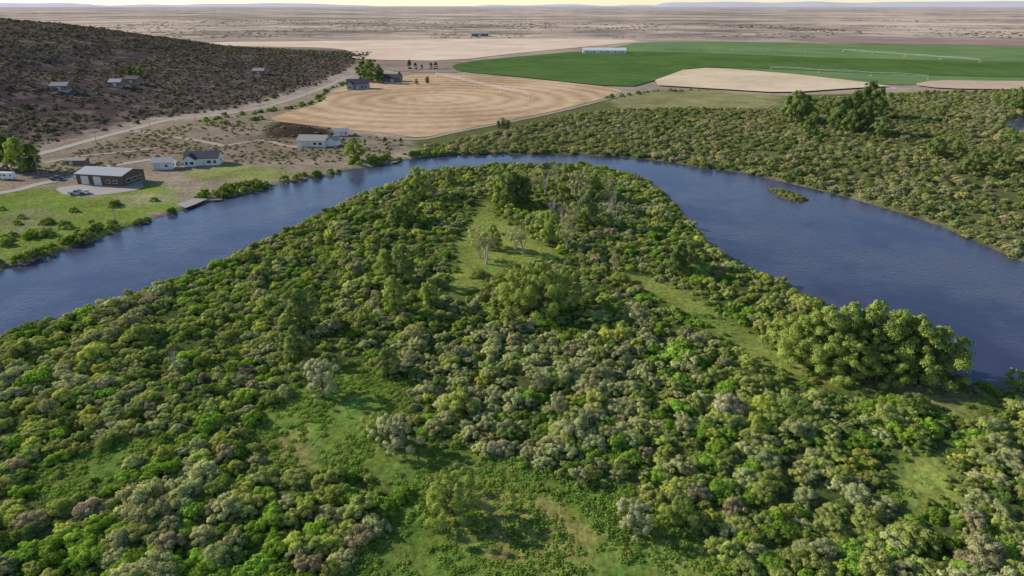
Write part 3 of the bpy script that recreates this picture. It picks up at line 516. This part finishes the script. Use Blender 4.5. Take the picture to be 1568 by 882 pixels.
# ---------------------------------------------------------------- vehicles, dock, pole, pivots
M_tire=simple('tyre',(.03,.03,.03),.8,.1,5)
def vehicle(name,u,v,rot,col,kind):
    x,y=S(u,v); e=link(bpy.data.objects.new(name,None)); e.location=(x,y,H1(x,y)+.12); e.rotation_euler=(0,0,math.radians(rot))
    if kind=='rv': prof=[(-3.6,.5),(3.6,.5),(3.8,1.3),(3.4,2.0),(3.0,3.0),(-3.5,3.0),(-3.7,2.6)]; gl=[(2.55,3.2,1.7,2.4),(-2.4,-1.4,1.7,2.3),(-.6,.6,1.7,2.3)]; wd=1.2
    elif kind=='pickup': prof=[(-2.7,.5),(2.7,.5),(2.75,1.05),(1.6,1.2),(.9,1.85),(-.7,1.85),(-.9,1.2),(-2.7,1.2)]; gl=[(-.6,.15,1.25,1.7),(.25,.95,1.25,1.65)]; wd=.95
    else: prof=[(-2.2,.4),(2.2,.4),(2.2,.85),(1.2,1.0),(.5,1.5),(-1.3,1.5),(-2.0,1.0),(-2.25,.9)]; gl=[(-1.2,-.35,1.02,1.38),(-.25,.45,1.02,1.38)]; wd=.88
    n=len(prof); V=[(a,-wd,b) for a,b in prof]+[(a,wd,b) for a,b in prof]; F=[list(range(n)),list(range(2*n-1,n-1,-1))]+[[i,i+n,(i+1)%n+n,(i+1)%n][::-1] for i in range(n)]
    me=bpy.data.meshes.new('body'); me.from_pydata(V,[],F); me.materials.append(simple(name+'_paint',col,.35,.02,1)); me.update(); b=link(bpy.data.objects.new('body',me),e); bv=b.modifiers.new('bevel','BEVEL'); bv.width=.08; bv.segments=2
    part(e,'windows',[box(a,c,-wd-.02,wd+.02,z0,z1) for a,c,z0,z1 in gl],M_glass)
    ws=[]
    for wx in (prof[0][0]*.62,prof[1][0]*.62):
        for wy in (-wd+.05,wd-.05):
            V,F=tube([(wx,wy-.12,.38),(wx,wy+.12,.38)],[.38,.38],14); m=len(V)//2
            ws.append((V,[list(f) for f in F]+[list(range(m))[::-1],list(range(m,2*m))]))
    part(e,'wheels',ws,M_tire)
vehicle('pickup_truck',118,298,20,(.4,.4,.42),'pickup'); vehicle('car',132,297,-40,(.5,.5,.52),'car'); vehicle('motorhome',12,275,-8,(.8,.8,.78),'rv'); vehicle('pickup_truck',88,276,10,(.1,.1,.12),'pickup'); vehicle('car',276,252,30,(.3,.3,.33),'car'); vehicle('car',515,222,60,(.6,.1,.08),'car')
def dock(u,v,rot,l,w):
    x,y=S(u,v,.4); e=link(bpy.data.objects.new('wooden_dock',None)); e.location=(x,y,.45); e.rotation_euler=(0,0,math.radians(rot))
    part(e,'deck_planks',[box(-l/2+i*.3,-l/2+i*.3+.27,-w/2,w/2,0,.08) for i in range(int(l/.3))],M_wood)
    part(e,'posts',[box(px-.1,px+.1,py-.1,py+.1,-2.5,.6) for px in (-l/2+.4,0,l/2-.4) for py in (-w/2-.12,w/2+.12)],M_wood)
dock(606,247,80,8,3); dock(330,306,10,5,2)
def pole(u,v,h):
    x,y=S(u,v); e=link(bpy.data.objects.new('utility_pole',None)); e.location=(x,y,max(H1(x,y),-.8)); V,F=tube([(0,0,-.5),(0,0,h)],[.16,.11],8); part(e,'pole',[(V,[list(f) for f in F])],M_dead); part(e,'crossarm',[box(-1.1,1.1,-.06,.06,h-.7,h-.55)],M_wood)
pole(178,346,6)
for u,v in ((60,268),(150,228),(232,206),(300,190),(400,172),(470,152)): pole(u,v,9)
M_galv=simple('galvanised_steel',(.65,.66,.68),.4,.05,1)
def pivot(p0,p1,span=45):
    a=np.array(S(*p0)); b=np.array(S(*p1)); L=np.linalg.norm(b-a); e=link(bpy.data.objects.new('center_pivot_irrigator',None)); e.location=(a[0],a[1],.9); e.rotation_euler=(0,0,math.atan2(*(b-a)[::-1]))
    k=max(2,int(L/span)); s=L/k; tb=[];tw=[]
    for i in range(k):
        x0=i*s; top=[(x0+s*t,0,3.9+.9*math.sin(math.pi*t)) for t in np.linspace(0,1,9)]; tb.append(tube(top,[.12]*9,6)); tb.append(tube([(x0,0,3.5),(x0+s*.5,.9,3.3),(x0+s,0,3.5)],[.05]*3,4)); tb.append(tube([(x0,0,3.5),(x0+s*.5,-.9,3.3),(x0+s,0,3.5)],[.05]*3,4))
        for t in (.2,.4,.6,.8): q=3.9+.9*math.sin(math.pi*t); tb.append(tube([(x0+s*t,-.8,3.3),(x0+s*t,0,q),(x0+s*t,.8,3.3)],[.04]*3,4)); tb.append(tube([(x0+s*t,0,q),(x0+s*t,0,1.6)],[.03,.03],4))
        X=x0+s
        for sy in (-1,1): tw.append(tube([(X,0,3.9),(X,sy*2,.7)],[.09,.09],4)); tw.append(tube([(X-.15,sy*2,.65),(X+.15,sy*2,.65)],[.65,.65],12))
    for sy in (-1,1): tw.append(tube([(0,0,3.9),(sy*.8,sy*1.2,0)],[.1,.1],4)); tw.append(tube([(0,0,3.9),(-sy*.8,sy*1.2,0)],[.1,.1],4))
    part(e,'truss_spans',[(V,[list(f) for f in F]) for V,F in tb],M_galv); part(e,'drive_towers',[(V,[list(f) for f in F]) for V,F in tw],M_galv)
pivot((668,118),(812,152)); pivot((960,76),(1290,80),55); pivot((1180,108),(1420,122),50); pivot((1290,80),(1500,96),55)
# ---------------------------------------------------------------- distant hills
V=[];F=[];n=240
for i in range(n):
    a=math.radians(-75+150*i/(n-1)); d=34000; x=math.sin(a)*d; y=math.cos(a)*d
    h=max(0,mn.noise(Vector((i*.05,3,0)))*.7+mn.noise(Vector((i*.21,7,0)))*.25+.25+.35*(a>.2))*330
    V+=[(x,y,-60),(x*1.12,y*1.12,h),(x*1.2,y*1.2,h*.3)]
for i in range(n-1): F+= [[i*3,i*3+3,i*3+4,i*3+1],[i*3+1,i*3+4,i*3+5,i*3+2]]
link(bpy.data.objects.new('distant_hills',mesh_np('distant_hills',V,F,[simple('hazy_hill_rock',(.58,.57,.64),1,.14,.0012)],smoothf=True)))  # pale lavender base colour stands in for aerial haze over the hills
# ---------------------------------------------------------------- light, sky, camera
EL=26; sx,sy=-.90,.34   # horizontal direction towards the sun
w=bpy.data.worlds.new('World'); sc.world=w; w.use_nodes=True; nt=w.node_tree; bg=nt.nodes['Background']
sk=nt.nodes.new('ShaderNodeTexSky'); sk.sky_type='NISHITA'; sk.sun_disc=False; sk.sun_elevation=math.radians(EL); sk.sun_rotation=math.atan2(sx,sy); sk.air_density=1.0; sk.dust_density=.2; sk.ozone_density=2.0; sk.altitude=1000
nt.links.new(sk.outputs[0],bg.inputs[0]); bg.inputs[1].default_value=.145
l=bpy.data.lights.new('sun','SUN'); l.energy=5; l.angle=math.radians(.5); l.color=(1,.91,.76); so=link(bpy.data.objects.new('sun',l))
hd=math.cos(math.radians(EL)); nrm=math.hypot(sx,sy); so.rotation_euler=Vector((sx/nrm*hd,sy/nrm*hd,math.sin(math.radians(EL)))).to_track_quat('Z','Y').to_euler(); so.location=(0,0,200)
cam=bpy.data.cameras.new('camera'); cam.lens=24; cam.sensor_width=36; cam.clip_end=120000; cam.clip_start=.5
co=link(bpy.data.objects.new('camera',cam)); co.location=(0,0,CH); co.rotation_euler=(math.pi/2-PITCH,0,0); sc.camera=co
sc.view_settings.view_transform='Standard'; sc.view_settings.look='None'; sc.view_settings.exposure=0
